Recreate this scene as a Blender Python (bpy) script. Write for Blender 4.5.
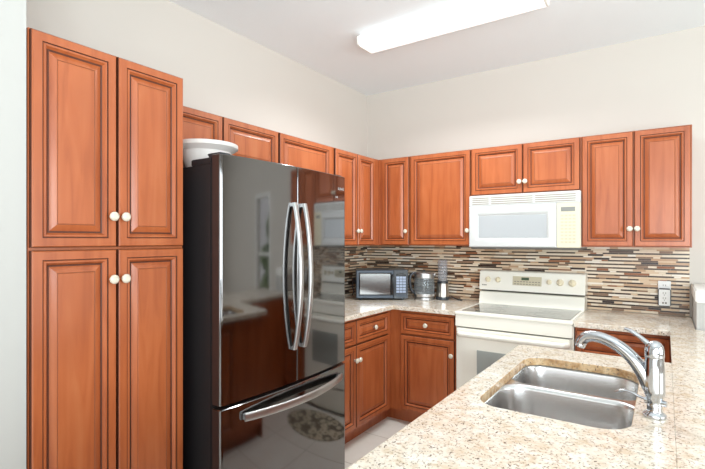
import bpy, bmesh, math, random
from mathutils import Vector, Matrix
for o in list(bpy.data.objects): bpy.data.objects.remove(o)
S = bpy.context.scene; C = S.collection
R = math.radians

# ------------------------------------------------------------ camera, world, light, exposure
cd = bpy.data.cameras.new('camera'); cam = bpy.data.objects.new('camera', cd); C.objects.link(cam)
cam.location = (2.3855, -3.7534, 1.4217); cam.rotation_euler = (R(90), 0, 0.5976)
cd.sensor_width = 36; cd.lens = 459.5/705*36; cd.shift_y = 5.0/705; cd.clip_start = 0.02
S.camera = cam
W = bpy.data.worlds.new('world'); S.world = W; W.use_nodes = True
W.node_tree.nodes['Background'].inputs[0].default_value = (0.97, 0.985, 1.0, 1)
W.node_tree.nodes['Background'].inputs[1].default_value = 1.05
def area(name, loc, rot, sx, sy, power, col=(1, 1, 1)):
    l = bpy.data.lights.new(name, 'AREA'); l.shape = 'RECTANGLE'; l.size = sx; l.size_y = sy; l.energy = power; l.color = col
    o = bpy.data.objects.new(name, l); C.objects.link(o); o.location = loc; o.rotation_euler = rot
    return o
area('daylight_from_glass_doors', (2.6, -6.9, 1.35), (R(90), 0, 0), 3.4, 2.1, 60, (.88, .96, 1))
area('daylight_from_right_window', (5.9, -2.6, 1.5), (R(90), 0, R(90)), 2.5, 1.8, 92, (.88, .96, 1))
fl = area('added_ceiling_fill', (3.2, -4.1, 1.6), (0, 0, 0), 1.6, 1.2, 44, (.84, .945, 1)); fl.data.spread = R(115)  # unseen fill light, added to brighten the kitchen ceiling
fl.rotation_euler = (Vector((1.45, -1.6, 2.8))-fl.location).to_track_quat('-Z', 'Y').to_euler()
S.view_settings.view_transform = 'Standard'; S.view_settings.look = 'None'
S.view_settings.gamma = 1; S.view_settings.use_curve_mapping = False
S.view_settings.exposure = -0.1

# ------------------------------------------------------------ materials
def lin(h):
    h = h.lstrip('#'); v = [int(h[i:i+2], 16)/255 for i in (0, 2, 4)]
    return tuple((c/12.92 if c <= .04045 else ((c+.055)/1.055)**2.4) for c in v) + (1,)
def mat(name, col, rough=.5, metal=0, coat=0, coat_rough=.1, spec=.5, trans=0, ior=1.45, emit=None, alpha=1):
    m = bpy.data.materials.new(name); m.use_nodes = True
    b = m.node_tree.nodes['Principled BSDF']
    b.inputs['Base Color'].default_value = lin(col) if isinstance(col, str) else col
    b.inputs['Roughness'].default_value = rough; b.inputs['Metallic'].default_value = metal
    b.inputs['Coat Weight'].default_value = coat; b.inputs['Coat Roughness'].default_value = coat_rough
    b.inputs['Specular IOR Level'].default_value = spec
    b.inputs['Transmission Weight'].default_value = trans; b.inputs['IOR'].default_value = ior
    b.inputs['Alpha'].default_value = alpha
    if emit:
        b.inputs['Emission Color'].default_value = lin(emit[0]); b.inputs['Emission Strength'].default_value = emit[1]
    return m
class NT:
    def __init__(s, m): s.t = m.node_tree; s.b = s.t.nodes['Principled BSDF']
    def n(s, typ, **kw):
        x = s.t.nodes.new(typ)
        for k, v in kw.items(): setattr(x, k, v)
        return x
    def l(s, a, b): s.t.links.new(a, b)
    def coords(s, scale=(1, 1, 1), rnd=True):
        tc = s.n('ShaderNodeTexCoord'); mp = s.n('ShaderNodeMapping'); mp.inputs['Scale'].default_value = scale
        s.l(tc.outputs['Object'], mp.inputs['Vector'])
        if rnd:
            oi = s.n('ShaderNodeObjectInfo'); mu = s.n('ShaderNodeMath', operation='MULTIPLY'); mu.inputs[1].default_value = 37.0
            s.l(oi.outputs['Random'], mu.inputs[0]); s.l(mu.outputs[0], mp.inputs['Location'])
        return mp.outputs[0]
    def noise(s, vec, scale, detail=4, rough=.5, dist=0):
        x = s.n('ShaderNodeTexNoise'); x.inputs['Scale'].default_value = scale; x.inputs['Detail'].default_value = detail
        x.inputs['Roughness'].default_value = rough; x.inputs['Distortion'].default_value = dist
        s.l(vec, x.inputs['Vector']); return x.outputs['Fac']
    def ramp(s, fac, stops):
        r = s.n('ShaderNodeValToRGB'); e = r.color_ramp.elements
        while len(e) < len(stops): e.new(.5)
        for i, (p, c) in enumerate(stops): e[i].position = p; e[i].color = lin(c) if isinstance(c, str) else c
        s.l(fac, r.inputs['Fac']); return r.outputs['Color']
    def mix(s, fac, a, b, mode='MIX'):
        x = s.n('ShaderNodeMix', data_type='RGBA', blend_type=mode)
        if isinstance(fac, (int, float)): x.inputs['Factor'].default_value = fac
        else: s.l(fac, x.inputs['Factor'])
        for v, i in ((a, 6), (b, 7)):
            if isinstance(v, (str, tuple)): x.inputs[i].default_value = lin(v) if isinstance(v, str) else v
            else: s.l(v, x.inputs[i])
        return x.outputs[2]
    def color(s, c): s.l(c, s.b.inputs['Base Color'])
    def bump(s, h, strength, dist=.002):
        x = s.n('ShaderNodeBump'); x.inputs['Strength'].default_value = strength; x.inputs['Distance'].default_value = dist
        s.l(h, x.inputs['Height']); s.l(x.outputs[0], s.b.inputs['Normal'])
M = {}
def wood(name, a, b, c):
    m = mat(name, a, .42, coat=.5, coat_rough=.24, spec=.45); t = NT(m)
    v = t.coords((6, 6, .55)); g = t.noise(v, 4, 4, .5, .8)
    v2 = t.coords((1, 1, .6)); bl = t.noise(v2, 5, 3, .5)
    col = t.ramp(g, [(.2, b), (.5, a), (.85, c)])
    col = t.mix(t.ramp(bl, [(.35, (0, 0, 0, 1)), (.7, (.45, .45, .45, 1))]), col, b)
    t.color(col); t.bump(g, .04, .001)
    return m
M['wood'] = wood('cherry_wood', '#B25F33', '#964923', '#BC6E42')
M['glaze'] = mat('dark_glaze', '#552A18', .5)
M['glaze_soft'] = mat('soft_glaze', '#8A4C2C', .45)
M['inside'] = mat('dark_cabinet_gap', '#3A1A10', .7)
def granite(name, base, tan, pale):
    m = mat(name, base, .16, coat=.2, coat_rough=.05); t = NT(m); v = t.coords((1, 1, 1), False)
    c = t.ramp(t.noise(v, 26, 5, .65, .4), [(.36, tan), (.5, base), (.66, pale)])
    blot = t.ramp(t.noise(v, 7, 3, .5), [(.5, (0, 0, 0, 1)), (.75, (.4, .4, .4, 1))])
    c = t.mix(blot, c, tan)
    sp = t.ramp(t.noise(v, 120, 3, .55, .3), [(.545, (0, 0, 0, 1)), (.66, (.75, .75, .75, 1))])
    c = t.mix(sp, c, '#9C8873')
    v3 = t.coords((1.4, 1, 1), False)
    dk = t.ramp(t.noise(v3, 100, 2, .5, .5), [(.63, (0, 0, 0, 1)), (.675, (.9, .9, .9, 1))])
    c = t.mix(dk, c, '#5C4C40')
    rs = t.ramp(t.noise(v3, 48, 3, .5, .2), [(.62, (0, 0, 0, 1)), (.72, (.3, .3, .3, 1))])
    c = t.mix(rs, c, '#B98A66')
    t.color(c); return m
M['granite'] = granite('speckled_granite', '#E6DACA', '#D8C5AC', '#EFE7DC')
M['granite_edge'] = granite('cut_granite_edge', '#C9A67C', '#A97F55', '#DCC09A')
def wallmat(name, col, sc=60, st=.06):
    m = mat(name, col, .75, spec=.25); t = NT(m); t.bump(t.noise(t.coords((1, 1, 1), False), sc, 4, .6), st, .004); return m
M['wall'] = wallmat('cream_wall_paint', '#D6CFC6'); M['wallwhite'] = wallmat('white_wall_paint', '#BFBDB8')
M['ceiling'] = wallmat('white_ceiling_texture', '#F3F8FA', 110, .35)
M['trim'] = mat('white_trim_paint', '#F0EEE8', .4)
m = mat('floor_tile', '#D8D0C4', .3); t = NT(m); v = t.coords((1, 1, 1), False)
br = t.n('ShaderNodeTexBrick', offset=0); br.inputs['Scale'].default_value = 1; br.inputs['Mortar Size'].default_value = .004
br.inputs['Brick Width'].default_value = .45; br.inputs['Row Height'].default_value = .45
br.inputs['Color1'].default_value = lin('#E9E4DC'); br.inputs['Color2'].default_value = lin('#E2DBD1'); br.inputs['Mortar'].default_value = lin('#B4AA9C')
t.l(v, br.inputs['Vector']); t.color(t.mix(t.ramp(t.noise(v, 6, 5, .6), [(.35, (0, 0, 0, 1)), (.75, (.5, .5, .5, 1))]), br.outputs['Color'], '#D6CCBE'))
M['floor'] = m
M['steel'] = mat('black_stainless', (.21, .205, .205, 1), .07, 1)
M['steel_side'] = mat('charcoal_fridge_side', '#2B2829', .4, .2, spec=.5)
M['steel_edge'] = mat('door_side_painted_reflection', '#4A3C38', .3, .6)  # brown of the pantry's reflection put into the door side colour
M['rubber'] = mat('black_gasket', '#101010', .6)
M['satin'] = mat('brushed_handle_steel', (.56, .56, .555, 1), .36, 1)
M['chrome'] = mat('chrome', (.55, .56, .585, 1), .07, 1)
m = mat('brushed_sink_steel', (.62, .61, .60, 1), .27, 1); t = NT(m); t.bump(t.noise(t.coords((3, 90, 90), False), 6, 3), .03, .001); M['sink'] = m
M['white'] = mat('white_appliance', '#D0D0CD', .3, coat=.3)
M['cream'] = mat('bisque_appliance', '#F6F1E4', .25, coat=.3)
M['creampanel'] = mat('pale_cream_panel', '#DDD3B8', .35); M['creamdark'] = mat('bisque_knob', '#E6D9BC', .35)
M['vent'] = mat('vent_gap', '#9B9284', .6)
M['grayglass'] = mat('microwave_window', '#B0B2B3', .2, coat=.1)
M['ovenglass'] = mat('oven_window', '#A7ABA6', .1, coat=.5)
M['cooktop'] = mat('gray_ceramic_glass', '#6E6C66', .06, coat=.5, coat_rough=.03)
M['burner'] = mat('burner_ring_print', '#8C8A85', .1, coat=.5)
M['lcd'] = mat('green_display', '#4C5A44', .2); M['lcdgray'] = mat('gray_display', '#8A8A84', .2)
M['keys'] = mat('pale_keys', '#CBC0A4', .45); M['print'] = mat('gray_print', '#8B857A', .5); M['darkslot'] = mat('dark_slot', '#4A463E', .5)
M['under'] = mat('gray_underside', '#77736C', .45)
M['knob'] = mat('white_ceramic_knob', '#D8CFBC', .18, coat=.5); M['knobstem'] = mat('nickel_stem', (.6, .57, .52, 1), .3, 1)
M['blackplastic'] = mat('black_plastic', '#2E3136', .35, coat=.3); M['blackgloss'] = mat('glossy_black', '#15161A', .12, coat=.5)
M['slate'] = mat('slate_metal', '#40454C', .32, .6)
M['mirrorwin'] = mat('smoked_glass_window', (.20, .195, .19, 1), .15, .8)
M['bluekeys'] = mat('blue_gray_keypad', '#9AA6BC', .3)
M['clear'] = mat('clear_glass', '#7F8486', .04, alpha=.34); M['clearplastic'] = mat('clear_smoky_plastic', '#B9BAC0', .08, alpha=.24)
M['brushed'] = mat('brushed_champagne_steel', (.62, .58, .53, 1), .28, 1)
M['frosted'] = mat('frosted_white_plastic', '#F3EFEA', .35, trans=.35, ior=1.2)
M['plate'] = mat('white_wall_plate', '#F5F4F1', .3); M['dark'] = mat('dark_gray_plastic', '#3D3B3A', .4)
M['lens'] = mat('lit_diffuser', '#FFFFFF', .4, emit=('#FBFDFF', 0.75))
M['ledtext'] = mat('silver_lettering', '#B4B0AE', .6)
M['glass'] = mat('window_glass', '#FFFFFF', .0, trans=1, ior=1.02)
m = mat('garden_green', '#7E9A62', .8); t = NT(m); t.color(t.ramp(t.noise(t.coords((1, 1, 1), False), 9, 5, .7), [(.3, '#4E6E3A'), (.7, '#A9C08A')])); M['green'] = m
m = mat('patterned_rug', '#B7A68E', .9, spec=.1); t = NT(m); vo = t.n('ShaderNodeTexVoronoi'); vo.inputs['Scale'].default_value = 14
t.l(t.coords((1, 1, 1), False), vo.inputs['Vector']); t.color(t.ramp(vo.outputs['Distance'], [(.15, '#8C7E6C'), (.4, '#CFC2AA'), (.7, '#6F6659')])); M['rug'] = m
TILES = ['#EEDCC4', '#E4C8A8', '#C9A280', '#92725A', '#341F16', '#9A5F3A', '#F6EADA', '#553928']
for i, c in enumerate(TILES): M['tile%d' % i] = mat('mosaic_tile', c, .3 if i in (4, 6, 7) else .4, coat=.1)
M['grout'] = mat('mosaic_grout', '#D2BC9E', .8)

# ------------------------------------------------------------ mesh helpers
def nb(): return bmesh.new()
def merge(bm, tb, mi=0, mtx=None):
    if mtx is not None: tb.transform(mtx)
    for f in tb.faces: f.material_index = mi
    me = bpy.data.meshes.new('tmp'); tb.to_mesh(me); tb.free(); bm.from_mesh(me); bpy.data.meshes.remove(me)
def box(bm, x0, x1, y0, y1, z0, z1, bev=0, mi=0, seg=2, mtx=None):
    tb = bmesh.new(); bmesh.ops.create_cube(tb, size=1)
    for v in tb.verts: v.co = Vector(((x0+x1)/2+v.co.x*(x1-x0), (y0+y1)/2+v.co.y*(y1-y0), (z0+z1)/2+v.co.z*(z1-z0)))
    if bev: bmesh.ops.bevel(tb, geom=list(tb.edges), offset=bev, segments=seg, affect='EDGES', clamp_overlap=True)
    merge(bm, tb, mi, mtx)
def rings(bm, loops, mi=0, cap0=True, cap1=True, mis=None, closed=True):
    tb = bmesh.new(); V = [[tb.verts.new(p) for p in L] for L in loops]; n = len(loops[0])
    fm = []
    for i in range(len(V)-1):
        for j in range(n if closed else n-1):
            f = tb.faces.new((V[i][j], V[i][(j+1) % n], V[i+1][(j+1) % n], V[i+1][j])); f.material_index = (mis[i] if mis else mi)
    if cap0: tb.faces.new(list(reversed(V[0]))).material_index = (mis[0] if mis else mi)
    if cap1: tb.faces.new(V[-1]).material_index = (mis[-1] if mis else mi)
    bmesh.ops.recalc_face_normals(tb, faces=tb.faces)
    me = bpy.data.meshes.new('tmp'); tb.to_mesh(me); tb.free(); bm.from_mesh(me); bpy.data.meshes.remove(me)
def circ(c, u, v, r, n=24): return [Vector(c)+Vector(u)*(r*math.cos(2*math.pi*k/n))+Vector(v)*(r*math.sin(2*math.pi*k/n)) for k in range(n)]
def lathe(bm, prof, base, axis=(0, 0, 1), n=24, mi=0, cap0=True, cap1=True, mis=None):
    a = Vector(axis).normalized(); u = a.orthogonal().normalized(); v = a.cross(u)
    rings(bm, [circ(Vector(base)+a*h, u, v, max(r, 1e-4), n) for r, h in prof], mi, cap0, cap1, mis)
def tube(bm, pts, rad, n=12, mi=0, flat=1.0, up=None):
    pts = [Vector(p) for p in pts]; L = []; prev = None
    for i, p in enumerate(pts):
        d = (pts[min(i+1, len(pts)-1)]-pts[max(i-1, 0)]).normalized()
        u = (Vector(up) if up else (prev if prev else d.orthogonal())); u = (u-d*u.dot(d)).normalized(); prev = u; v = d.cross(u)
        r = rad[i] if isinstance(rad, (list, tuple)) else rad
        L.append([p+u*(r*math.cos(2*math.pi*k/n)*flat)+v*(r*math.sin(2*math.pi*k/n)) for k in range(n)])
    rings(bm, L, mi)
def smooth_path(P, k=6):
    P = [Vector(p) for p in P]; out = []
    for i in range(len(P)-1):
        a, b, c, d = P[max(i-1, 0)], P[i], P[i+1], P[min(i+2, len(P)-1)]
        for j in range(k):
            t = j/k; out.append(.5*((2*b)+(c-a)*t+(2*a-5*b+4*c-d)*t*t+(3*b-a-3*c+d)*t**3))
    return out+[P[-1]]
def lerpl(vals, k=6):
    o = []
    for i in range(len(vals)-1): o += [vals[i]+(vals[i+1]-vals[i])*j/k for j in range(k)]
    return o+[vals[-1]]
def rrect(x0, x1, y0, y1, r, z, k=8):
    rr = r if isinstance(r, (list, tuple)) else [r]*4; P = []
    for (cx, cy, a0, q) in ((x1-rr[0], y1-rr[0], 0, rr[0]), (x0+rr[1], y1-rr[1], 90, rr[1]), (x0+rr[2], y0+rr[2], 180, rr[2]), (x1-rr[3], y0+rr[3], 270, rr[3])):
        for i in range(k+1):
            a = R(a0+90*i/k); P.append(Vector((cx+q*math.cos(a), cy+q*math.sin(a), z)))
    return P
def fill(bm, loops, mi=0, flip=False):
    tb = bmesh.new(); E = []
    for L in loops:
        V = [tb.verts.new(p) for p in L]; E += [tb.edges.new((V[i], V[(i+1) % len(V)])) for i in range(len(V))]
    bmesh.ops.triangle_fill(tb, use_beauty=True, use_dissolve=False, edges=E)
    for f in tb.faces:
        f.normal_update()
        if (f.normal.z < 0) != flip: f.normal_flip()
    merge(bm, tb, mi)
def extr(bm, poly, z0, z1, mi=0, bev=0):
    A = [Vector((p[0], p[1], z0)) for p in poly]; B = [Vector((p[0], p[1], z1)) for p in poly]; rings(bm, [A, B], mi)
def wloc(o):
    v = Vector((0, 0, 0))
    while o: v = v+o.location; o = o.parent
    return v
def obj(name, bm, mats, parent=None, world=True, ang=35, loc=None):
    if not isinstance(mats, (list, tuple)): mats = [mats]
    if parent is not None and world: bmesh.ops.translate(bm, verts=bm.verts, vec=-wloc(parent))
    bmesh.ops.remove_doubles(bm, verts=bm.verts, dist=1e-6)
    me = bpy.data.meshes.new(name); bm.to_mesh(me); bm.free()
    for m_ in mats: me.materials.append(M[m_])
    for p in me.polygons: p.use_smooth = True
    me.set_sharp_from_angle(angle=R(ang))
    o = bpy.data.objects.new(name, me); C.objects.link(o)
    if parent is not None: o.parent = parent
    if loc is not None: o.location = loc
    return o
def tag(o, label, cat, group=None, kind=None):
    if label: o['label'] = label
    if cat: o['category'] = cat
    if group: o['group'] = group
    if kind: o['kind'] = kind
    return o
def thing(name, label, cat, loc, rz=0, group=None):
    o = bpy.data.objects.new(name, None); C.objects.link(o); o.location = loc; o.rotation_euler = (0, 0, rz); o.empty_display_size = .05
    return tag(o, label, cat, group)
def struct(name, bm, mats, parent=None):
    o = obj(name, bm, mats, parent)
    if parent is None: o['kind'] = 'structure'
    return o
def bx(*a, **k):
    b = nb(); box(b, *a, **k); return b
def text(name, body, size, m, parent, loc, rot, ext=.0004):
    cu = bpy.data.curves.new(name, 'FONT'); cu.body = body; cu.size = size; cu.extrude = ext; cu.align_x = 'CENTER'; cu.align_y = 'CENTER'
    tmp = bpy.data.objects.new('tmp', cu); C.objects.link(tmp); bpy.context.view_layer.update()
    me = bpy.data.meshes.new_from_object(tmp); bpy.data.objects.remove(tmp); me.materials.clear(); me.materials.append(M[m])
    o = bpy.data.objects.new(name, me); C.objects.link(o); o.parent = parent; o.location = loc; o.rotation_euler = rot
    return o

# ------------------------------------------------------------ the room
ZC = 2.811; ZT = 2.1135; ZB = 1.372
struct('floor', bx(-.12, 6.1, -7, 4, -.1, 0), 'floor')
struct('ceiling', bx(-.12, 6.1, -7, .12, ZC, ZC+.1), 'ceiling')
struct('wall_left', bx(-.12, 0, -7, .12, 0, ZC), 'wall')
b = nb(); box(b, 0, 3.5, 0, .12, 0, ZC); box(b, 3.5, 4.1, 0, .12, 0, .5); box(b, 3.5, 4.1, 0, .12, 2.0, ZC); box(b, 4.1, 6.1, 0, .12, 0, ZC)
struct('wall_back', b, 'wall')
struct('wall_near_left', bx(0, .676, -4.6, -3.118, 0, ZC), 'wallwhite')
b = nb(); box(b, 6.0, 6.1, -7, -4.0, 0, ZC); box(b, 6.0, 6.1, -1.2, 0, 0, ZC); box(b, 6.0, 6.1, -4.0, -1.2, 2.5, ZC); box(b, 6, 6.1, -4, -1.2, 0, .5)
struct('wall_right', b, 'wall')
b = nb(); box(b, 3.5, 3.55, .0, .12, .5, 2.0); box(b, 4.05, 4.1, 0, .12, .5, 2.0); box(b, 3.55, 4.05, 0, .12, .5, .55); box(b, 3.55, 4.05, 0, .12, 1.95, 2.0); box(b, 3.55, 4.05, .04, .08, 1.22, 1.26)
w = None
b2 = nb(); box(b2, -.12, .8, -7.1, -7, 0, ZC); box(b2, 4.4, 6.1, -7.1, -7, 0, ZC); box(b2, .8, 4.4, -7.1, -7, 2.45, ZC); struct('wall_rear', b2, 'wall')
b2 = nb(); box(b2, .8, .86, -7.08, -7.02, 0, 2.45); box(b2, 4.34, 4.4, -7.08, -7.02, 0, 2.45); box(b2, .86, 4.34, -7.08, -7.02, 2.39, 2.45); box(b2, .86, 4.34, -7.08, -7.02, 0, .06); box(b2, 2.56, 2.64, -7.08, -7.02, .06, 2.39)
w = struct('window_3', b2, 'trim'); struct('pane', bx(.86, 4.34, -7.055, -7.05, .06, 2.39), 'glass', w)
w = struct('window_1', b, 'trim'); struct('pane', bx(3.55, 4.05, .055, .06, .55, 1.95), 'glass', w)
b = nb(); box(b, 6.0, 6.1, -4, -3.94, .5, 2.5); box(b, 6, 6.1, -1.26, -1.2, .5, 2.5); box(b, 6, 6.1, -3.94, -1.26, .5, .56); box(b, 6, 6.1, -3.94, -1.26, 2.44, 2.5); box(b, 6.02, 6.08, -2.63, -2.57, .56, 2.44)
w = struct('window_2', b, 'trim'); struct('pane', bx(6.045, 6.05, -3.94, -1.26, .56, 2.44), 'glass', w)
b = nb(); random.seed(5)
for i in range(60):
    tb = bmesh.new(); bmesh.ops.create_icosphere(tb, subdivisions=2, radius=random.uniform(.2, .34))
    for v in tb.verts: v.co *= random.uniform(.88, 1.12)
    merge(b, tb, 0, Matrix.Translation((random.uniform(2.8, 6.0), random.uniform(1.5, 2.0), random.uniform(.15, 1.7))))
h = obj('hedge', b, 'green'); tag(h, 'green garden hedge outside beyond the back wall window', 'hedge', kind='stuff')
# low half wall at the right end of the tiled wall, with its cap
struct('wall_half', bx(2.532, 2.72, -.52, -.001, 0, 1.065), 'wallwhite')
struct('trim_1', bx(2.526, 2.726, -.528, -.001, 1.0655, 1.135, bev=.006), 'trim')

# mosaic backsplash: two runs of strip tiles set in grout
def mosaic(name, length, z0, z1, place, seed):
    rnd = random.Random(seed); bm = nb(); tb = bmesh.new()
    def quadbox(u0, u1, v0, v1, d, mi):
        P = [place(u, v, q) for q in (0.002, d) for (u, v) in ((u0, v0), (u1, v0), (u1, v1), (u0, v1))]
        V = [tb.verts.new(p) for p in P]
        for idx in ((4, 5, 6, 7), (0, 1, 5, 4), (1, 2, 6, 5), (2, 3, 7, 6), (3, 0, 4, 7)): tb.faces.new([V[i] for i in idx]).material_index = mi
    quadbox(0, length, z0, z1, .004, 8)
    z = z0+.002; row = 0
    while z < z1-.008:
        kind = row % 2
        hgt = (.0152, .0105)[kind]; hgt = min(hgt, z1-z-.001)
        u = -rnd.uniform(0, .12)
        while u < length:
            if kind == 1:
                mi = rnd.choices(range(8), (9, 8, 8, 7, 46, 9, 3, 10))[0]; ln = rnd.choice((.10, .15, .15, .20)) if mi in (4, 7) else rnd.choice((.04, .06, .10))
            else:
                ln = rnd.choice((.05, .075, .10, .15)); mi = rnd.choices(range(8), (34, 25, 13, 7, 4, 6, 9, 3))[0]
            a, c = max(u+.0008, .0005), min(u+ln-.0008, length-.0005)
            if c-a > .006: quadbox(a, c, z, z+hgt-.0018, .0075, mi)
            u += ln
        z += hgt; row += 1
    bmesh.ops.recalc_face_normals(tb, faces=tb.faces)
    me = bpy.data.meshes.new('t'); tb.to_mesh(me); tb.free(); bm.from_mesh(me)
    return struct(name, bm, ['tile%d' % i for i in range(8)]+['grout'])
mosaic('trim_2', 2.518, .915, ZB-.001, lambda u, v, q: (u, -q, v), 11)
mosaic('trim_3', 1.55, .915, ZB-.001, lambda u, v, q: (q, -.008-u, v), 23)

# ------------------------------------------------------------ cabinets
PROF = [(0, 0, 0), (0, .014, 1), (.0015, .0165, 1), (.005, .0195, 0), (.0315, .0195, 0), (.033, .0165, 1), (.035, .0165, 1), (.037, .0195, 0), (.042, .0195, 0), (.046, .013, 0), (.049, .0085, 0), (.0515, .0072, 1), (.0555, .0072, 1), (.0565, .0080, 0), (.077, .0150, 0), (.0783, .0140, 2), (.0800, .0140, 2), (.0812, .0155, 0)]  # outer edge bands dark for glaze and for painted shadow in the door reveals
def front_mesh(w, h):
    s = min(1.0, .42*min(w, h)/.0812); bm = nb(); L = []
    for o, dd, mi in PROF:
        o *= s; L.append([Vector((o, -dd, o)), Vector((w-o, -dd, o)), Vector((w-o, -dd, h-o)), Vector((o, -dd, h-o))])
    rings(bm, L, mis=[p[2] for p in PROF[1:]]+[0])
    return bm
def knob_mesh():
    bm = nb()
    lathe(bm, [(.0085, 0), (.0075, .004), (.0055, .008), (.006, .012)], (0, 0, 0), (0, -1, 0), 20, 1)
    lathe(bm, [(.006, .011), (.013, .0135), (.0172, .0185), (.0172, .0225), (.0145, .0265), (.0095, .029), (.0088, .0282), (.0045, .0285), (.0001, .0292)], (0, 0, 0), (0, -1, 0), 24, 0)
    return bm
def cabinet(name, label, loc, rz, w, h, dep, fronts, group=None, toe=0, cat='cabinet', body=None):
    t = thing(name, label, cat, loc, rz, group)
    b = nb()
    if body: body(b)
    else:
        box(b, .0005, w-.0005, 0, dep, toe, h, .0015)
        if toe: box(b, .002, w-.002, .065, dep, 0, toe+.001)
    obj('body', b, 'wood', t, world=False)
    for kind, x0, x1, z0, z1, kx, kz in fronts:
        f = obj(kind, front_mesh(x1-x0, z1-z0), ['wood', 'glaze', 'glaze_soft'], t, world=False, loc=(x0, -.0006, z0), ang=25)
        if kx is not None: obj('knob', knob_mesh(), ['knob', 'knobstem'], f, world=False, loc=(kx-x0, -.0196, kz-z0))
    return t
L90 = R(90)
# tall pantry: local x runs along the left wall towards the corner
py0 = -3.113; pw = .58
def fx(y): return y-py0
cabinet('pantry_cabinet', 'tall cherry wood pantry cabinet with four doors beside the refrigerator', (.6715, py0, 0), L90, pw, ZT, .665,
    [('door', fx(-3.109), fx(-2.829), 1.395, ZT-.006, fx(-2.849), 1.507), ('door', fx(-2.822), fx(-2.541), 1.395, ZT-.006, fx(-2.804), 1.507),
     ('door', fx(-3.109), fx(-2.829), .115, 1.385, fx(-2.849), 1.275), ('door', fx(-2.822), fx(-2.541), .115, 1.385, fx(-2.804), 1.275)], toe=.10)
UD = .318; UF = .3255
def left_upper(label, y0, y1, zb, fronts): 
    return cabinet('wall_cabinet', label, (UF, y0, zb), L90, y1-y0, ZT-zb, UF-.002, [('door', a-y0, c-y0, .006, ZT-zb-.006, (k-y0 if k else None), .118) for a, c, k in fronts], 'upper cabinets on the left wall')
left_upper('short two-door cherry cabinet high above the refrigerator next to the pantry', -2.531, -1.587, 1.83, [(-2.525, -2.041, -2.06), (-2.033, -1.594, -2.01)])
left_upper('single-door cherry wall cabinet between fridge-top cabinet and the narrow double-door one', -1.5865, -.9855, ZB, [(-1.579, -1.03, -1.06)])
left_upper('narrow two-door cherry wall cabinet on left wall above the black countertop microwave', -.985, -.0005, ZB, [(-.979, -.681, -.700), (-.674, -.412, -.655)])
def back_upper(name, label, x0, x1, zb, fronts, kz=.118):
    return cabinet(name, label, (x0, -UF, zb), 0, x1-x0, ZT-zb, UF-.002, [('door', a-x0, c-x0, .006, ZT-zb-.006, k-x0, kz) for a, c, k in fronts], 'upper cabinets on the back wall')
back_upper('wall_cabinet', 'narrow single-door cherry wall cabinet in the corner of the back wall', .3262, .632, ZB, [(.369, .626, .606)])
back_upper('wall_cabinet', 'wide single-door cherry wall cabinet left of the white microwave', .6325, 1.1535, ZB, [(.645, 1.150, 1.134)])
back_upper('wall_cabinet', 'short two-door cherry cabinet directly above the white microwave', 1.154, 1.916, 1.752, [(1.163, 1.5365, 1.520), (1.5435, 1.909, 1.560)], .085)
back_upper('wall_cabinet', 'two-door cherry wall cabinet right of the white microwave above wall outlet', 1.9165, 2.5194, ZB, [(1.925, 2.2165, 2.200), (2.2235, 2.513, 2.240)])
# base cabinets
BH = .883
y0 = -1.555; f = lambda y: y-y0
cabinet('base_cabinet', 'cherry base cabinet with two drawers and two doors beside the refrigerator', (.61, y0, 0), L90, .945-.0005, BH, .605,
    [('drawer', f(-1.548), f(-1.128), .703, .862, f(-1.338), .785), ('drawer', f(-1.120), f(-.674), .703, .862, f(-.897), .785),
     ('door', f(-1.548), f(-1.128), .125, .692, f(-1.146), .593), ('door', f(-1.120), f(-.674), .125, .692, f(-1.104), .593)], 'base cabinets', .10)
x0 = .0; 
def corner_body(b):
    box(b, .61, 1.152, 0, .605, .10, BH, .0015); box(b, .612, 1.15, .065, .605, 0, .101)
    box(b, .005, .609, .001, .605, .10, BH); box(b, .005, .5445, .0005, .605, 0, .0995); box(b, .5, .613, .0655, .605, 0, .0995)
cabinet('base_cabinet', 'cherry corner base cabinet with one drawer and one door left of the range', (0, -.61, 0), 0, 1.152, BH, .605,
    [('drawer', .705, 1.137, .703, .862, .921, .785), ('door', .705, 1.137, .125, .692, 1.120, .588)], 'base cabinets', .10, body=corner_body)
cabinet('base_cabinet', 'cherry base cabinet with a long drawer right of the range behind the faucet', (1.922, -.61, 0), 0, .50, BH, .605,
    [('drawer', .012, .486, .703, .862, .249, .785), ('door', .012, .245, .125, .692, .225, .593), ('door', .253, .486, .125, .692, .273, .593)], 'base cabinets', .10)
def sink_body(b):
    box(b, 1.85, 2.40, -1.515, -1.50, .0, BH); box(b, 1.85, 2.40, -3.2, -3.185, 0, BH); box(b, 1.85, 1.868, -3.185, -1.515, .1, BH); box(b, 2.385, 2.40, -3.185, -1.515, 0, BH)
    box(b, 1.868, 2.385, -3.185, -1.515, .1, .118); box(b, 1.91, 1.92, -3.185, -1.515, 0, .1)
t = thing('sink_cabinet', 'cherry sink cabinet under the granite counter with the double bowl sink', 'cabinet', (2.1, -2.3, 0)); b = nb(); sink_body(b); obj('body', b, 'wood', t)
for (a, c) in ((-3.18, -2.74), (-2.73, -2.29), (-2.28, -1.84)):
    f_ = obj('door', front_mesh(.43, .74), ['wood', 'glaze', 'glaze_soft'], t, world=False, loc=(1.8494-2.1, c+2.3-.005, .125), ang=25); f_.rotation_euler = (0, 0, -L90)
    obj('knob', knob_mesh(), ['knob', 'knobstem'], f_, world=False, loc=(.40, -.0196, .64))
t = thing('bar_base', 'panelled base under the right-hand bar counter', 'cabinet', (2.55, -2, 0)); b = nb(); box(b, 2.424, 2.70, -3.2, -.53, 0, BH, .002); obj('body', b, 'wood', t)

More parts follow.
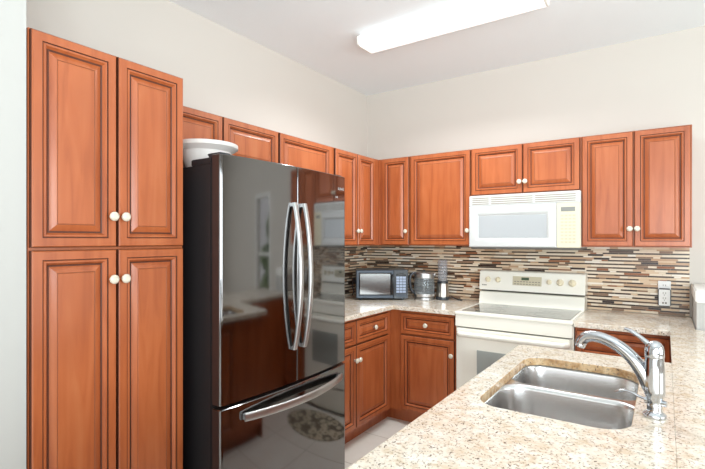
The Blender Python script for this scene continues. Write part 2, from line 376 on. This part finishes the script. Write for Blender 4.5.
# ------------------------------------------------------------ countertops
CT0, CT1 = .884, .914
def slab(outer, holes=(), e=.0015):
    bm = nb(); n = len(outer)
    # small eased top edge: shrink loops via vertex normals
    def inset(P, d):
        out = []
        for i in range(len(P)):
            a, p, c = Vector(P[i-1]).xy, Vector(P[i]).xy, Vector(P[(i+1) % len(P)]).xy
            e1 = (p-a).normalized(); e2 = (c-p).normalized(); n1 = Vector((-e1.y, e1.x)); n2 = Vector((-e2.y, e2.x)); q = (n1+n2)
            q = q/max(.3, (1+n1.dot(n2))); out.append(p+q*d)
        return out
    def loop(P, z): return [Vector((p[0], p[1], z)) for p in P]
    ins = inset([(*p[:2], 0) for p in outer], e); hin = [inset([(*p[:2], 0) for p in h], -e) for h in holes]
    fill(bm, [loop(ins, CT1)]+[loop(h, CT1) for h in hin]); fill(bm, [loop(outer, CT0)]+[loop(h, CT0) for h in holes], flip=True)
    rings(bm, [loop(outer, CT0), loop(outer, CT1-e), loop(ins, CT1)], 0, False, False)
    for h, hi in zip(holes, hin): rings(bm, [loop(hi, CT1), loop(h, CT1-e), loop(h, CT0)], 1, False, False)
    return bm
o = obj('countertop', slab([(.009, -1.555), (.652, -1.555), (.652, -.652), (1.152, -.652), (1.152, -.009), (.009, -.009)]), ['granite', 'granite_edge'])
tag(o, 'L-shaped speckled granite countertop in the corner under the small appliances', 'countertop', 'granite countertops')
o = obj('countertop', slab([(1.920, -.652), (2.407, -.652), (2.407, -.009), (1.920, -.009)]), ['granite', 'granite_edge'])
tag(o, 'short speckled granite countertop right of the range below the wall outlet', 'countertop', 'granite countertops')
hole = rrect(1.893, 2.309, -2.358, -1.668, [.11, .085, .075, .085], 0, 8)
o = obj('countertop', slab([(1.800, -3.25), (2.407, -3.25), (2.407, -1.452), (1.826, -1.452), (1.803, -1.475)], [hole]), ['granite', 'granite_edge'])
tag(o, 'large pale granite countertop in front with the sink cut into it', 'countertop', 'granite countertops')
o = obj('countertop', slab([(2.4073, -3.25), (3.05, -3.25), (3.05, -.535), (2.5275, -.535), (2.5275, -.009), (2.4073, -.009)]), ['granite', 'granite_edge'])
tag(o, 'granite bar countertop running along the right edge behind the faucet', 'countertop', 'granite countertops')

# ------------------------------------------------------------ sink and faucet
t = thing('kitchen_sink', 'stainless steel double bowl undermount sink in the granite counter', 'sink', (2.1, -2.0, .70))
bo = lambda p, r: rrect(p[0], p[1], p[2], p[3], r, 0, 8)
FAR = (1.884, 2.318, -1.962, -1.652); NEAR = (1.884, 2.318, -2.374, -1.994)
def bowl(x0, x1, y0, y1, rr, dep):
    bm = nb(); L = []
    for (ins, z) in ((-.012, .8825), (-.005, .8815), (0, .877), (.002, .868), (.008, .80), (.015, .72), (.024, .700), (.045, .690), (.075, .688)):
        L.append(rrect(x0+ins, x1-ins, y0+ins, y1-ins, [max(.012, r-ins*.4) for r in rr], z, 8))
    rings(bm, L, 0, False, True); cx, cy = (x0+x1)/2, (y0+y1)/2
    lathe(bm, [(.045, .0), (.045, .003), (.036, .004), (.034, .001), (.0001, .001)], (cx, cy, .6885), mi=1, cap0=False)
    return bm
RF = [.10, .08, .085, .075]; RN = [.075, .09, .075, .085]
b = nb(); box(b, 0, 0.001, 0, 0.001, 0, 0.001); b.free(); b = nb()
fill(b, [rrect(1.872, 2.335, -2.395, -1.635, .09, .8828, 8), rrect(FAR[0]-.012, FAR[1]+.012, FAR[2]-.012, FAR[3]+.012, [r+.0048 for r in RF], .8828, 8), rrect(NEAR[0]-.012, NEAR[1]+.012, NEAR[2]-.012, NEAR[3]+.012, [r+.0048 for r in RN], .8828, 8)])
obj('rim', b, 'sink', t)
obj('bowl', bowl(*FAR, RF, .2), ['sink', 'chrome'], t, ang=60); obj('bowl', bowl(*NEAR, RN, .2), ['sink', 'chrome'], t, ang=60)

F = Vector((2.360, -2.178, .914)); fd = Vector((-1, .2, 0)).normalized()
fp = lambda s, z: Vector((F.x+fd.x*s, F.y+fd.y*s, z))
t = thing('kitchen_faucet', 'chrome single lever kitchen faucet standing right of the sink', 'faucet', F)
b = nb(); lathe(b, [(.029, .0005), (.030, .004), (.029, .009), (.024, .013), (.020, .016), (.0185, .024), (.0195, .03), (.0185, .036), (.018, .045), (.021, .055), (.0255, .064), (.0265, .075), (.0262, .09), (.0255, .12), (.0245, .155), (.0235, .168), (.0235, .170)], F, n=32)
obj('body', b, 'chrome', t)
b = nb(); pts = [(-.004, .972), (.012, .990), (.026, 1.028), (.046, 1.060), (.070, 1.085), (.098, 1.104), (.128, 1.116), (.156, 1.121), (.180, 1.117), (.194, 1.106), (.200, 1.094)]
rr = [.011, .017, .020, .0195, .0185, .018, .0175, .0172, .0175, .0175, .0165]
tube(b, smooth_path([fp(*p) for p in pts], 5), lerpl(rr, 5), 18, up=(.2, 1, 0))
obj('spout', b, 'chrome', t, ang=60)
b = nb(); e0, e1 = fp(.1995, 1.0945), fp(.204, 1.083); ax = (e1-e0).normalized(); lathe(b, [(.0155, 0), (.0165, .004), (.016, .012), (.012, .014), (.010, .011), (.0001, .011)], e0, ax, 20, mis=[0, 0, 0, 1, 1, 1])
obj('aerator', b, ['chrome', 'dark'], t)
b = nb(); lathe(b, [(.0240, .1705), (.0248, .174), (.0245, .189), (.022, .202), (.016, .212), (.008, .217), (.0001, .2185)], F, n=28)
tube(b, smooth_path([fp(.0, 1.110), fp(.020, 1.125), fp(.040, 1.140), fp(.060, 1.152), fp(.076, 1.157)], 5), lerpl([.014, .0105, .0085, .0085, .006], 5), 14, flat=.65, up=(0, 0, 1))
obj('lever', b, 'chrome', t, ang=50)
b = nb(); tube(b, smooth_path([fp(.014, .957), fp(.035, .962), fp(.062, .970), fp(.085, .969), fp(.102, .961)], 5), lerpl([.0045, .0042, .0045, .005, .003], 5), 10)
tube(b, [fp(-.03, .957), fp(.024, .957)], [.008, .0095], 14)
obj('side_lever', b, 'chrome', t, ang=60)

# ------------------------------------------------------------ refrigerator
t = thing('refrigerator', 'black stainless french door refrigerator between the pantry and the base cabinets', 'refrigerator', (.4, -2.02, 0))
FY0, FY1, FYM = -2.477, -1.567, -2.022; FXC, FR = .876, 3.7
def ff(y): return FXC-(y-FYM)**2/(2*FR)
b = nb(); box(b, .03, .785, FY0+.004, FY1-.004, .03, 1.745, .004); box(b, .645, .785, FY0+.006, FY1-.006, 1.745, 1.774, .004)
for yy in (FY0+.05, FY1-.05): box(b, .10, .15, yy-.02, yy+.02, 0, .031); box(b, .70, .75, yy-.02, yy+.02, 0, .031)
obj('case', b, 'steel_side', t)
b = nb(); box(b, .785, .797, FY0+.012, FY1-.012, .06, 1.765); obj('gasket', b, 'rubber', t)
def fdoor(ya, yb, z0, z1, rl, rr_):
    P = [(.797, ya), (.797, yb)][::-1]; out = []
    K = 24
    # front profile from ya to yb with rounded outer corners
    pts = []
    for i in range(7):
        a = R(90*i/6); pts.append((ff(ya+rl)-rl+rl*math.sin(a), ya+rl-rl*math.cos(a)))
    for q in [.004]+[i/K for i in range(1, K)]+[.996]: y = ya+rl+(yb-rr_-ya-rl)*q; pts.append((ff(y), y))
    for i in range(7):
        a = R(90*i/6); pts.append((ff(yb-rr_)-rr_+rr_*math.cos(a), yb-rr_+rr_*math.sin(a)))
    poly = [(.797, ya)]+pts+[(.797, yb)]
    bm = nb(); cx, cy = .83, (ya+yb)/2
    def sc(k, z): return [Vector((p[0]-(k if p[0] > .80 else 0), p[1]+(k if p[1] < cy else -k), z)) for p in poly]
    rings(bm, [sc(.003, z0), sc(0, z0+.003), sc(0, z1-.003), sc(.003, z1)])
    for f_ in bm.faces:
        if abs(f_.normal.y) > .95: f_.material_index = 1
    bm.normal_update()
    for f_ in bm.faces:
        if abs(f_.normal.y) > .97 or f_.normal.z > .9: f_.material_index = 1
    return bm
ZS = .712
dl = obj('door', fdoor(FY0, FYM-.0025, ZS+.006, 1.783, .014, .004), ['steel', 'steel_edge'], t, ang=30)
dr = obj('door', fdoor(FYM+.0025, FY1, ZS+.006, 1.783, .004, .014), ['steel', 'steel_edge'], t, ang=30)
fz = obj('freezer_drawer', fdoor(FY0, FY1, .06, ZS-.008, .014, .014), ['steel', 'steel_edge'], t, ang=30)
def vhandle(y, par):
    b = nb(); P = []; N = 16
    for i in range(N+1):
        s = i/N; z = .885+s*(1.60-.885); P.append(Vector((ff(y)+.012+.042*math.sin(math.pi*s)**.8, y, z)))
    L = []
    for i, p in enumerate(P):
        d = (P[min(i+1, N)]-P[max(i-1, 0)]).normalized(); u = Vector((0, 1, 0)); v = d.cross(u); hw, hd = .0125, .009
        L.append([p+u*(hw*math.copysign(abs(math.cos(a))**.6, math.cos(a)))+v*(hd*math.copysign(abs(math.sin(a))**.6, math.sin(a))) for a in [2*math.pi*k/16 for k in range(16)]])
    rings(b, L)
    for z in (.892, 1.593): box(b, ff(y)-.001, ff(y)+.016, y-.0115, y+.0115, z-.009, z+.009, .002)
    obj('handle', b, 'satin', par, ang=60)
vhandle(FYM-.033, dl); vhandle(FYM+.041, dr)
b = nb(); P = []; N = 20
for i in range(N+1):
    s = i/N; y = -2.365+s*(2.365-1.640); P.append(Vector((ff(y)+.014+.044*math.sin(math.pi*s)**.8, y, .648)))
L = []
for i, p in enumerate(P):
    d = (P[min(i+1, N)]-P[max(i-1, 0)]).normalized(); u = Vector((0, 0, 1)); v = d.cross(u)
    L.append([p+u*(.019*math.copysign(abs(math.cos(a))**.6, math.cos(a)))+v*(.008*math.copysign(abs(math.sin(a))**.6, math.sin(a))) for a in [2*math.pi*k/16 for k in range(16)]])
rings(b, L)
for y in (-2.357, -1.648): box(b, ff(y)-.001, ff(y)+.016, y-.009, y+.009, .636, .660, .002)
obj('handle', b, 'satin', fz, ang=60)
for y in (FY0+.045, FY1-.045):
    b = nb(); box(b, .745, .83, y-.03, y+.03, 1.7835, 1.793, .003); lathe(b, [(.012, 0), (.012, .006), (.008, .008)], (.815, y, 1.7835), n=16); box(b, .75, .79, y-.025, y+.025, 1.773, 1.785); obj('hinge_cover', b, 'blackplastic', t)
yl = -1.650; tx = text('lettering', 'SAMSUNG', .021, 'ledtext', dr, Vector((ff(yl)+.0006, yl, 1.708))-wloc(dr), (R(90), 0, R(90)-.10))
b = nb()
for yy in (-1.676, -1.662): box(b, ff(yy)-.001, ff(yy)+.0008, yy-.0025, yy+.0025, 1.655, 1.666, 0)
obj('indicator_light', b, 'ledtext', dr)

# bowl on the refrigerator
t = thing('plastic_bowl', 'frosted white plastic bowl with a wide rim on top of the refrigerator', 'bowl', (.535, -2.30, 1.7455))
b = nb(); lathe(b, [(.0001, .004), (.085, .004), (.090, .008), (.105, .05), (.118, .098), (.150, .118), (.150, .136), (.147, .1365), (.146, .121), (.114, .102), (.101, .052), (.086, .011), (.0001, .010)], (.535, -2.30, 1.7455), n=48, cap0=True, cap1=True)
obj('bowl_wall', b, 'frosted', t); 
b = nb(); lathe(b, [(.084, 0), (.086, .004), (.078, .004), (.078, 0)], (.535, -2.30, 1.7457), n=40, cap0=False, cap1=False); obj('foot_ring', b, 'frosted', t)

# ------------------------------------------------------------ range
X0, X1 = 1.1555, 1.9175
t = thing('kitchen_range', 'cream freestanding electric range with black glass cooktop below the white microwave'.replace('black', 'gray'), 'stove', ((X0+X1)/2, -.35, 0))
b = nb(); box(b, X0, X1, -.635, -.03, .02, .893, .004)
for xx in (X0+.05, X1-.05):
    for yy in (-.58, -.10): box(b, xx-.02, xx+.02, yy-.02, yy+.02, 0, .021)
obj('body', b, 'cream', t)
b = nb(); box(b, X0, X1, -.668, -.03, .8935, .918, .006, seg=3); obj('cooktop', b, 'cream', t)
b = nb(); box(b, X0+.035, X1-.022, -.618, -.168, .9175, .9205, .001); g = obj('glass_surface', b, 'cooktop', t)
for (x, y, r) in ((1.37, -.50, .095), (1.72, -.50, .115), (1.37, -.27, .075), (1.72, -.27, .085)):
    b = nb(); lathe(b, [(r, 0), (r, .0004), (r-.004, .0004), (r-.004, 0)], (x, y, .9206), n=48, cap0=False, cap1=False)
    lathe(b, [(r*.6, 0), (r*.6, .0004), (r*.6-.003, .0004), (r*.6-.003, 0)], (x, y, .9206), n=48, cap0=False, cap1=False); obj('burner', b, 'burner', g)
def prism_x(bm, x0, x1, prof, mi=0): rings(bm, [[Vector((x0, y, z)) for y, z in prof], [Vector((x1, y, z)) for y, z in prof]], mi)
b = nb(); prism_x(b, X0+.003, X1-.003, [(-.012, .918), (-.160, .9185), (-.135, 1.008), (-.125, 1.012), (-.012, 1.012)]); obj('backguard', b, 'cream', t)
b = nb(); box(b, X0+.01, X1-.01, -.115, -.012, 1.0121, 1.022); obj('vent_slot', b, 'darkslot', t)
PY = lambda z: -.148+(z-1.0225)*.15
b = nb(); prism_x(b, X0, X1, [(-.012, 1.0225), (PY(1.0225), 1.0225), (PY(1.168), 1.168), (PY(1.168)+.012, 1.176), (-.012, 1.176)])
bmesh.ops.bevel(b, geom=[e for e in b.edges], offset=.003, segments=2, affect='EDGES'); cp = obj('control_panel', b, 'cream', t)
pn = Vector((0, -1, .15)).normalized()
for x, z, r in ((1.225, 1.107, .019), (1.303, 1.107, .019), (1.677, 1.107, .0165), (1.753, 1.107, .0215), (1.834, 1.107, .0225)):
    b = nb(); c = Vector((x, PY(z), z)); lathe(b, [(r*1.15, .0003), (r*1.15, .002), (r, .003), (r*.92, .016), (r*.8, .018), (.0001, .018)], c, pn, 28)
    u = Vector((1, 0, 0)); v = pn.cross(u).normalized()
    mt = Matrix((( u.x, v.x, pn.x, c.x), (u.y, v.y, pn.y, c.y), (u.z, v.z, pn.z, c.z), (0, 0, 0, 1)))
    box(b, -.0045, .0045, -r*.95, r*.95, .010, .027, .002, mtx=mt); obj('knob', b, 'creamdark', t)
def onpanel(bm, x0, x1, z0, z1, d0, d1, mi=0):
    P = []
    for d in (d0, d1):
        P.append([Vector((x, PY(z), z))+pn*d for x, z in ((x0, z0), (x1, z0), (x1, z1), (x0, z1))])
    rings(bm, P, mi)
b = nb(); onpanel(b, 1.415, 1.625, 1.072, 1.140, .0002, .0018); kp = obj('keypad', b, 'keys', t)
b = nb(); onpanel(b, 1.480, 1.535, 1.112, 1.132, .0019, .003); obj('clock_display', b, 'lcd', kp)
for i in range(9):
    for j in range(2):
        x = 1.425+i*.0217; z = 1.079+j*.018
        if j and 1.47 < x < 1.545: pass
        b = nb(); onpanel(b, x+.002, x+.016, z, z+.006, .0019, .0025); obj('key', b, 'print', kp)
b = nb()
for i, wd in enumerate((.006, .004, .006, .005, .006)): onpanel(b, 1.178+i*.0075, 1.178+i*.0075+wd, 1.058, 1.066, .0002, .001)
obj('maker_mark', b, 'print', t)
b = nb(); onpanel(b, X0+.001, X1-.001, 1.0228, 1.0262, .0001, .001); obj('panel_trim', b, 'darkslot', t)
b = nb(); box(b, X0+.004, X1-.004, -.662, -.636, .812, .8925, .004); obj('front_panel', b, 'cream', t)
b = nb(); box(b, X0+.014, X1-.014, -.668, -.637, .225, .803, .006); od = obj('oven_door', b, 'cream', t)
b = nb(); box(b, 1.315, 1.760, -.6695, -.665, .40, .665, .003); obj('oven_window', b, 'ovenglass', od)
b = nb(); tube(b, smooth_path([(1.185, -.666, .765), (1.20, -.695, .768), (1.24, -.706, .768), (1.537, -.708, .768), (1.835, -.706, .768), (1.875, -.695, .768), (1.89, -.666, .765)], 5), .015, 14, flat=1.25, up=(0, 0, 1)); obj('handle', b, 'cream', od, ang=60)
b = nb(); box(b, X0+.006, X1-.006, -.6362, -.634, .8035, .8115); obj('door_gap', b, 'darkslot', t)
b = nb(); box(b, X0+.006, X1-.006, -.662, -.637, .05, .215, .006); obj('storage_drawer', b, 'cream', t)

# ------------------------------------------------------------ over-range microwave
MX0, MX1 = 1.1565, 1.9215; MZ0, MZ1 = 1.366, 1.7505; MY = -.372
t = thing('microwave_oven', 'white over-the-range microwave mounted under the short cabinet above the range', 'microwave', ((MX0+MX1)/2, -.2, MZ0))
b = nb(); box(b, MX0, MX1-.003, MY+.012, -.009, MZ0, MZ1-.0005, .003); obj('body', b, 'white', t)
b = nb(); box(b, MX0+.005, MX1-.008, MY+.02, -.012, 1.352, MZ0-.0003, .002); obj('underside', b, 'under', t)
b = nb(); box(b, MX0, MX1, MY-.004, MY+.0118, 1.672, MZ1-.0005, .004); vp = obj('vent_panel', b, 'white', t)
for (a, c) in ((MX0+.025, MX0+.150), (MX0+.165, MX0+.46), (MX0+.475, MX1-.03)):
    for k in range(4):
        b = nb(); z = 1.682+k*.0145; box(b, a, c, MY-.0052, MY-.0035, z, z+.0065, .0005); obj('vent_slot', b, 'vent', vp)
b = nb(); DX1 = 1.772
def fr(x0, x1, z0, z1, y): return [Vector((x0, y, z0)), Vector((x1, y, z0)), Vector((x1, y, z1)), Vector((x0, y, z1))]
rings(b, [fr(MX0, DX1, MZ0, 1.671, MY+.0118), fr(MX0, DX1, MZ0, 1.671, MY-.004), fr(MX0+.006, DX1-.006, MZ0+.006, 1.665, MY-.010), fr(MX0+.05, DX1-.042, MZ0+.05, 1.625, MY-.016), fr(MX0+.058, DX1-.05, MZ0+.056, 1.617, MY-.014), fr(MX0+.072, DX1-.062, MZ0+.068, 1.598, MY-.003)])
dd = obj('door', b, 'white', t, ang=25)
b = nb(); box(b, MX0+.0735, DX1-.0635, MY-.006, MY-.0025, MZ0+.0695, 1.5965, .001); obj('window', b, 'grayglass', dd)
b = nb(); box(b, DX1+.002, MX1, MY-.006, MY+.0118, MZ0, 1.671, .003); cp = obj('control_panel', b, 'creampanel', t)
b = nb(); box(b, DX1+.028, MX1-.034, MY-.0075, MY-.0055, 1.612, 1.642, .0005); obj('display', b, 'lcdgray', cp)
for j in range(9):
    for i in range(4):
        b = nb(); x = DX1+.026+i*.0245; z = 1.398+j*.0225; box(b, x, x+.019, MY-.0070, MY-.0055, z, z+.012, .0005); obj('key', b, 'keys', cp)

# ------------------------------------------------------------ countertop microwave
t = thing('countertop_microwave', 'black countertop microwave set diagonally in the corner of the granite counter', 'microwave', (.424, -.433, .9142), .5976)
w, hh, dp = .435, .252, .30
b = nb(); box(b, -w/2, w/2, .012, dp, .012, hh, .006)
for sx in (-1, 1):
    for yy in (.04, dp-.04): lathe(b, [(.012, 0), (.013, .0125)], (sx*(w/2-.04), yy, 0), n=14)
obj('body', b, 'slate', t, world=False)
b = nb(); xr = .098
def f2(x0, x1, z0, z1, y): return [Vector((x0, y, z0)), Vector((x1, y, z0)), Vector((x1, y, z1)), Vector((x0, y, z1))]
rings(b, [f2(-w/2, xr, .014, hh, .0118), f2(-w/2, xr, .014, hh, -.006), f2(-w/2+.006, xr-.006, .020, hh-.006, -.012), f2(-w/2+.024, xr-.018, .040, hh-.022, -.012), f2(-w/2+.030, xr-.024, .046, hh-.028, -.006)], mis=[0, 0, 0, 1, 1])
dd = obj('door', b, ['slate', 'blackgloss'], t, world=False, ang=25)
b = nb(); rings(b, [f2(-w/2+.034, xr-.030, .050, hh-.032, -.0058), f2(-w/2+.034, xr-.030, .050, hh-.032, -.008), f2(-w/2+.056, xr-.044, .066, hh-.046, -.0085)]); obj('window', b, 'mirrorwin', dd, world=False)
b = nb(); tube(b, smooth_path([(xr-.010, -.010, .05), (xr-.010, -.030, .065), (xr-.010, -.034, .13), (xr-.010, -.030, hh-.055), (xr-.010, -.010, hh-.04)], 4), .008, 10); obj('handle', b, 'blackgloss', dd, world=False, ang=60)
b = nb(); box(b, xr+.002, w/2, -.008, .0118, .014, hh, .004); cp = obj('control_panel', b, 'blackplastic', t, world=False)
b = nb(); box(b, xr+.022, w/2-.016, -.0095, -.0075, .205, .228, .0005); obj('display', b, 'blackgloss', cp, world=False)
for j in range(6):
    for i in range(3):
        b = nb(); x = xr+.022+i*.0275; z = .062+j*.0235; box(b, x, x+.024, -.0095, -.0075, z, z+.0185, .0005); obj('key', b, 'bluekeys', cp, world=False)
b = nb(); box(b, xr+.022, w/2-.016, -.011, -.0075, .026, .05, .002); obj('open_button', b, 'slate', cp, world=False)
b = nb(); tube(b, smooth_path([(-w/2-.001, .20, .12), (-w/2-.02, .16, .17), (-w/2-.028, .13, .10), (-w/2-.018, .10, .06), (-w/2-.030, .12, .03), (-w/2-.02, .18, .008)], 6), .005, 8); obj('power_cord', b, 'blackplastic', t, world=False)

# ------------------------------------------------------------ kettle
KX, KY, KZ = .706, -.212, .9142
t = thing('electric_kettle', 'glass and chrome electric kettle with black handle between microwave and blender', 'kettle', (KX, KY, KZ), .5976)
b = nb(); lathe(b, [(.080, 0), (.082, .004), (.080, .020), (.074, .026), (.0001, .026)], (0, 0, 0), n=36); obj('base', b, 'satin', t, world=False)
b = nb(); lathe(b, [(.078, .0265), (.086, .032), (.088, .05), (.088, .056)], (0, 0, 0), n=36, cap1=False); obj('lower_band', b, 'satin', t, world=False)
b = nb(); lathe(b, [(.087, .056), (.088, .09), (.086, .14), (.081, .185), (.079, .187), (.084, .138), (.086, .09), (.085, .058)], (0, 0, 0), n=36, cap0=False, cap1=False); obj('jug', b, 'clear', t, world=False)
b = nb(); lathe(b, [(.082, .186), (.083, .20), (.081, .222), (.072, .231), (.030, .238), (.0001, .239)], (0, 0, 0), n=36); tube(b, [(.066, 0, .205), (.092, 0, .218)], [.022, .014], 12); ld = obj('lid', b, 'satin', t, world=False)
b = nb(); lathe(b, [(.010, .2385), (.012, .245), (.009, .252), (.0001, .253)], (0, 0, 0), n=18); obj('lid_knob', b, 'blackplastic', ld, world=False)
b = nb(); tube(b, smooth_path([(-.068, 0, .222), (-.092, 0, .224), (-.114, 0, .205), (-.122, 0, .16), (-.114, 0, .10), (-.095, 0, .066), (-.080, 0, .055)], 5), lerpl([.010, .011, .012, .0125, .012, .011, .009], 5), 12, flat=1.3, up=(0, 1, 0)); obj('handle', b, 'blackplastic', t, world=False, ang=60)
b = nb(); lathe(b, [(.028, .0268), (.020, .034), (.004, .05), (.004, .15), (.0001, .152)], (0, 0, 0), n=16)
obj('inner_post', b, 'satin', t, world=False)

# ------------------------------------------------------------ blender
BX, BY = .828, -.110
t = thing('personal_blender', 'small silver personal blender with clear cup on the counter left of the range', 'blender', (BX, BY, KZ), .5976)
b = nb(); lathe(b, [(.056, 0), (.058, .006), (.056, .022), (.053, .026)], (0, 0, 0), n=32); obj('foot', b, 'blackplastic', t, world=False)
b = nb(); lathe(b, [(.0525, .0262), (.0515, .06), (.048, .135), (.047, .138)], (0, 0, 0), n=32); obj('motor_base', b, 'brushed', t, world=False)
b = nb(); lathe(b, [(.047, .1382), (.048, .143), (.046, .156), (.043, .158)], (0, 0, 0), n=32); obj('collar', b, 'blackplastic', t, world=False)
b = nb(); lathe(b, [(.040, .1582), (.041, .20), (.041, .325), (.036, .336), (.0001, .337), (.0001, .333), (.034, .332), (.038, .322), (.038, .20), (.037, .16)], (0, 0, 0), n=32, cap0=False, cap1=False); obj('cup', b, 'clearplastic', t, world=False)
b = nb()
for k in range(4):
    a = R(90*k+20); tube(b, [(0, 0, .175), (.012*math.cos(a), .012*math.sin(a), .178), (.028*math.cos(a), .028*math.sin(a), .19)], [.004, .004, .0015], 6)
lathe(b, [(.030, .1584), (.012, .165), (.006, .178), (.0001, .18)], (0, 0, 0), n=16); obj('blade', b, 'satin', t, world=False)
b = nb(); tube(b, smooth_path([(.053, .0, .010), (.075, -.005, .022), (.10, -.02, .012), (.125, -.045, .005), (.150, -.06, .005), (.135, -.085, .005)], 6), .0055, 8); obj('power_cord', b, 'dark', t, world=False)

# ------------------------------------------------------------ wall outlet
t = thing('wall_outlet', 'white wall outlet with a dark-rimmed plug-in adapter on the mosaic tile', 'outlet', (2.381, -.008, 1.0))
b = nb(); box(b, 2.345, 2.417, -.0135, -.008, 1.025, 1.142, .002); obj('plate', b, 'plate', t)
b = nb()
for dx in (-.007, .007): box(b, 2.381+dx-.0015, 2.381+dx+.0015, -.0142, -.0134, 1.108, 1.118)
obj('slot', b, 'print', t)
b = nb(); box(b, 2.3435, 2.4185, -.040, -.0137, .972, 1.094, .008, seg=3); ad = obj('adapter', b, 'dark', t)
b = nb(); box(b, 2.3495, 2.4125, -.0425, -.0395, .979, 1.087, .003); obj('adapter_face', b, 'plate', ad)
for zc in (1.062, 1.028):
    b = nb()
    for dx in (-.007, .007): box(b, 2.381+dx-.0016, 2.381+dx+.0016, -.0432, -.0424, zc-.004, zc+.007)
    lathe(b, [(.003, 0), (.003, .0008)], (2.381, -.0424, zc-.011), (0, -1, 0), 12); obj('socket', b, 'print', ad)
b = nb()
for dx in (-.008, .008): box(b, 2.381+dx-.005, 2.381+dx+.005, -.0432, -.0424, .992, 1.003)
obj('usb_port', b, 'print', ad)

# ------------------------------------------------------------ ceiling light, rug
LX0, LX1, LY0, LY1 = .668, 1.845, -1.175, -.985
t = thing('ceiling_light', 'long white fluorescent ceiling light with a wraparound diffuser', 'light', ((LX0+LX1)/2, (LY0+LY1)/2, ZC-.085))
b = nb(); box(b, LX0+.005, LX1-.005, LY0+.02, LY1-.02, ZC-.022, ZC-.0005, .002); obj('housing', b, 'trim', t)
def lp(x, k=0): return [Vector((x, y, z)) for y, z in ((LY0+k, ZC-.02), (LY0+k, ZC-.06), (LY0+.008+k, ZC-.075), (LY0+.03+k, ZC-.082), (LY1-.03-k, ZC-.082), (LY1-.008-k, ZC-.075), (LY1-k, ZC-.06), (LY1-k, ZC-.02))]
b = nb(); rings(b, [lp(LX0+.012), lp(LX1-.012)]); obj('diffuser', b, 'lens', t)
l = area('ceiling_lamp', ((LX0+LX1)/2, (LY0+LY1)/2, ZC-.09), (0, 0, 0), 1.12, .16, 25, (.90, .97, 1)); l.data.spread = R(150)
for (a, c) in ((LX0, LX0+.0115), (LX1-.0115, LX1)):
    b = nb(); rings(b, [lp(a, -.002), lp(c, -.002)]); obj('end_cap', b, 'trim', t)
b = nb(); rings(b, [[Vector((1.52+.42*k*math.cos(a), -.95+.24*k*math.sin(a), z)) for a in [2*math.pi*i/48 for i in range(48)]] for k, z in ((1, .0005), (1, .008), (.985, .011))])
o = obj('oval_rug', b, 'rug'); tag(o, 'oval patterned rug on the floor in front of the range, mirrored in the freezer drawer', 'rug')
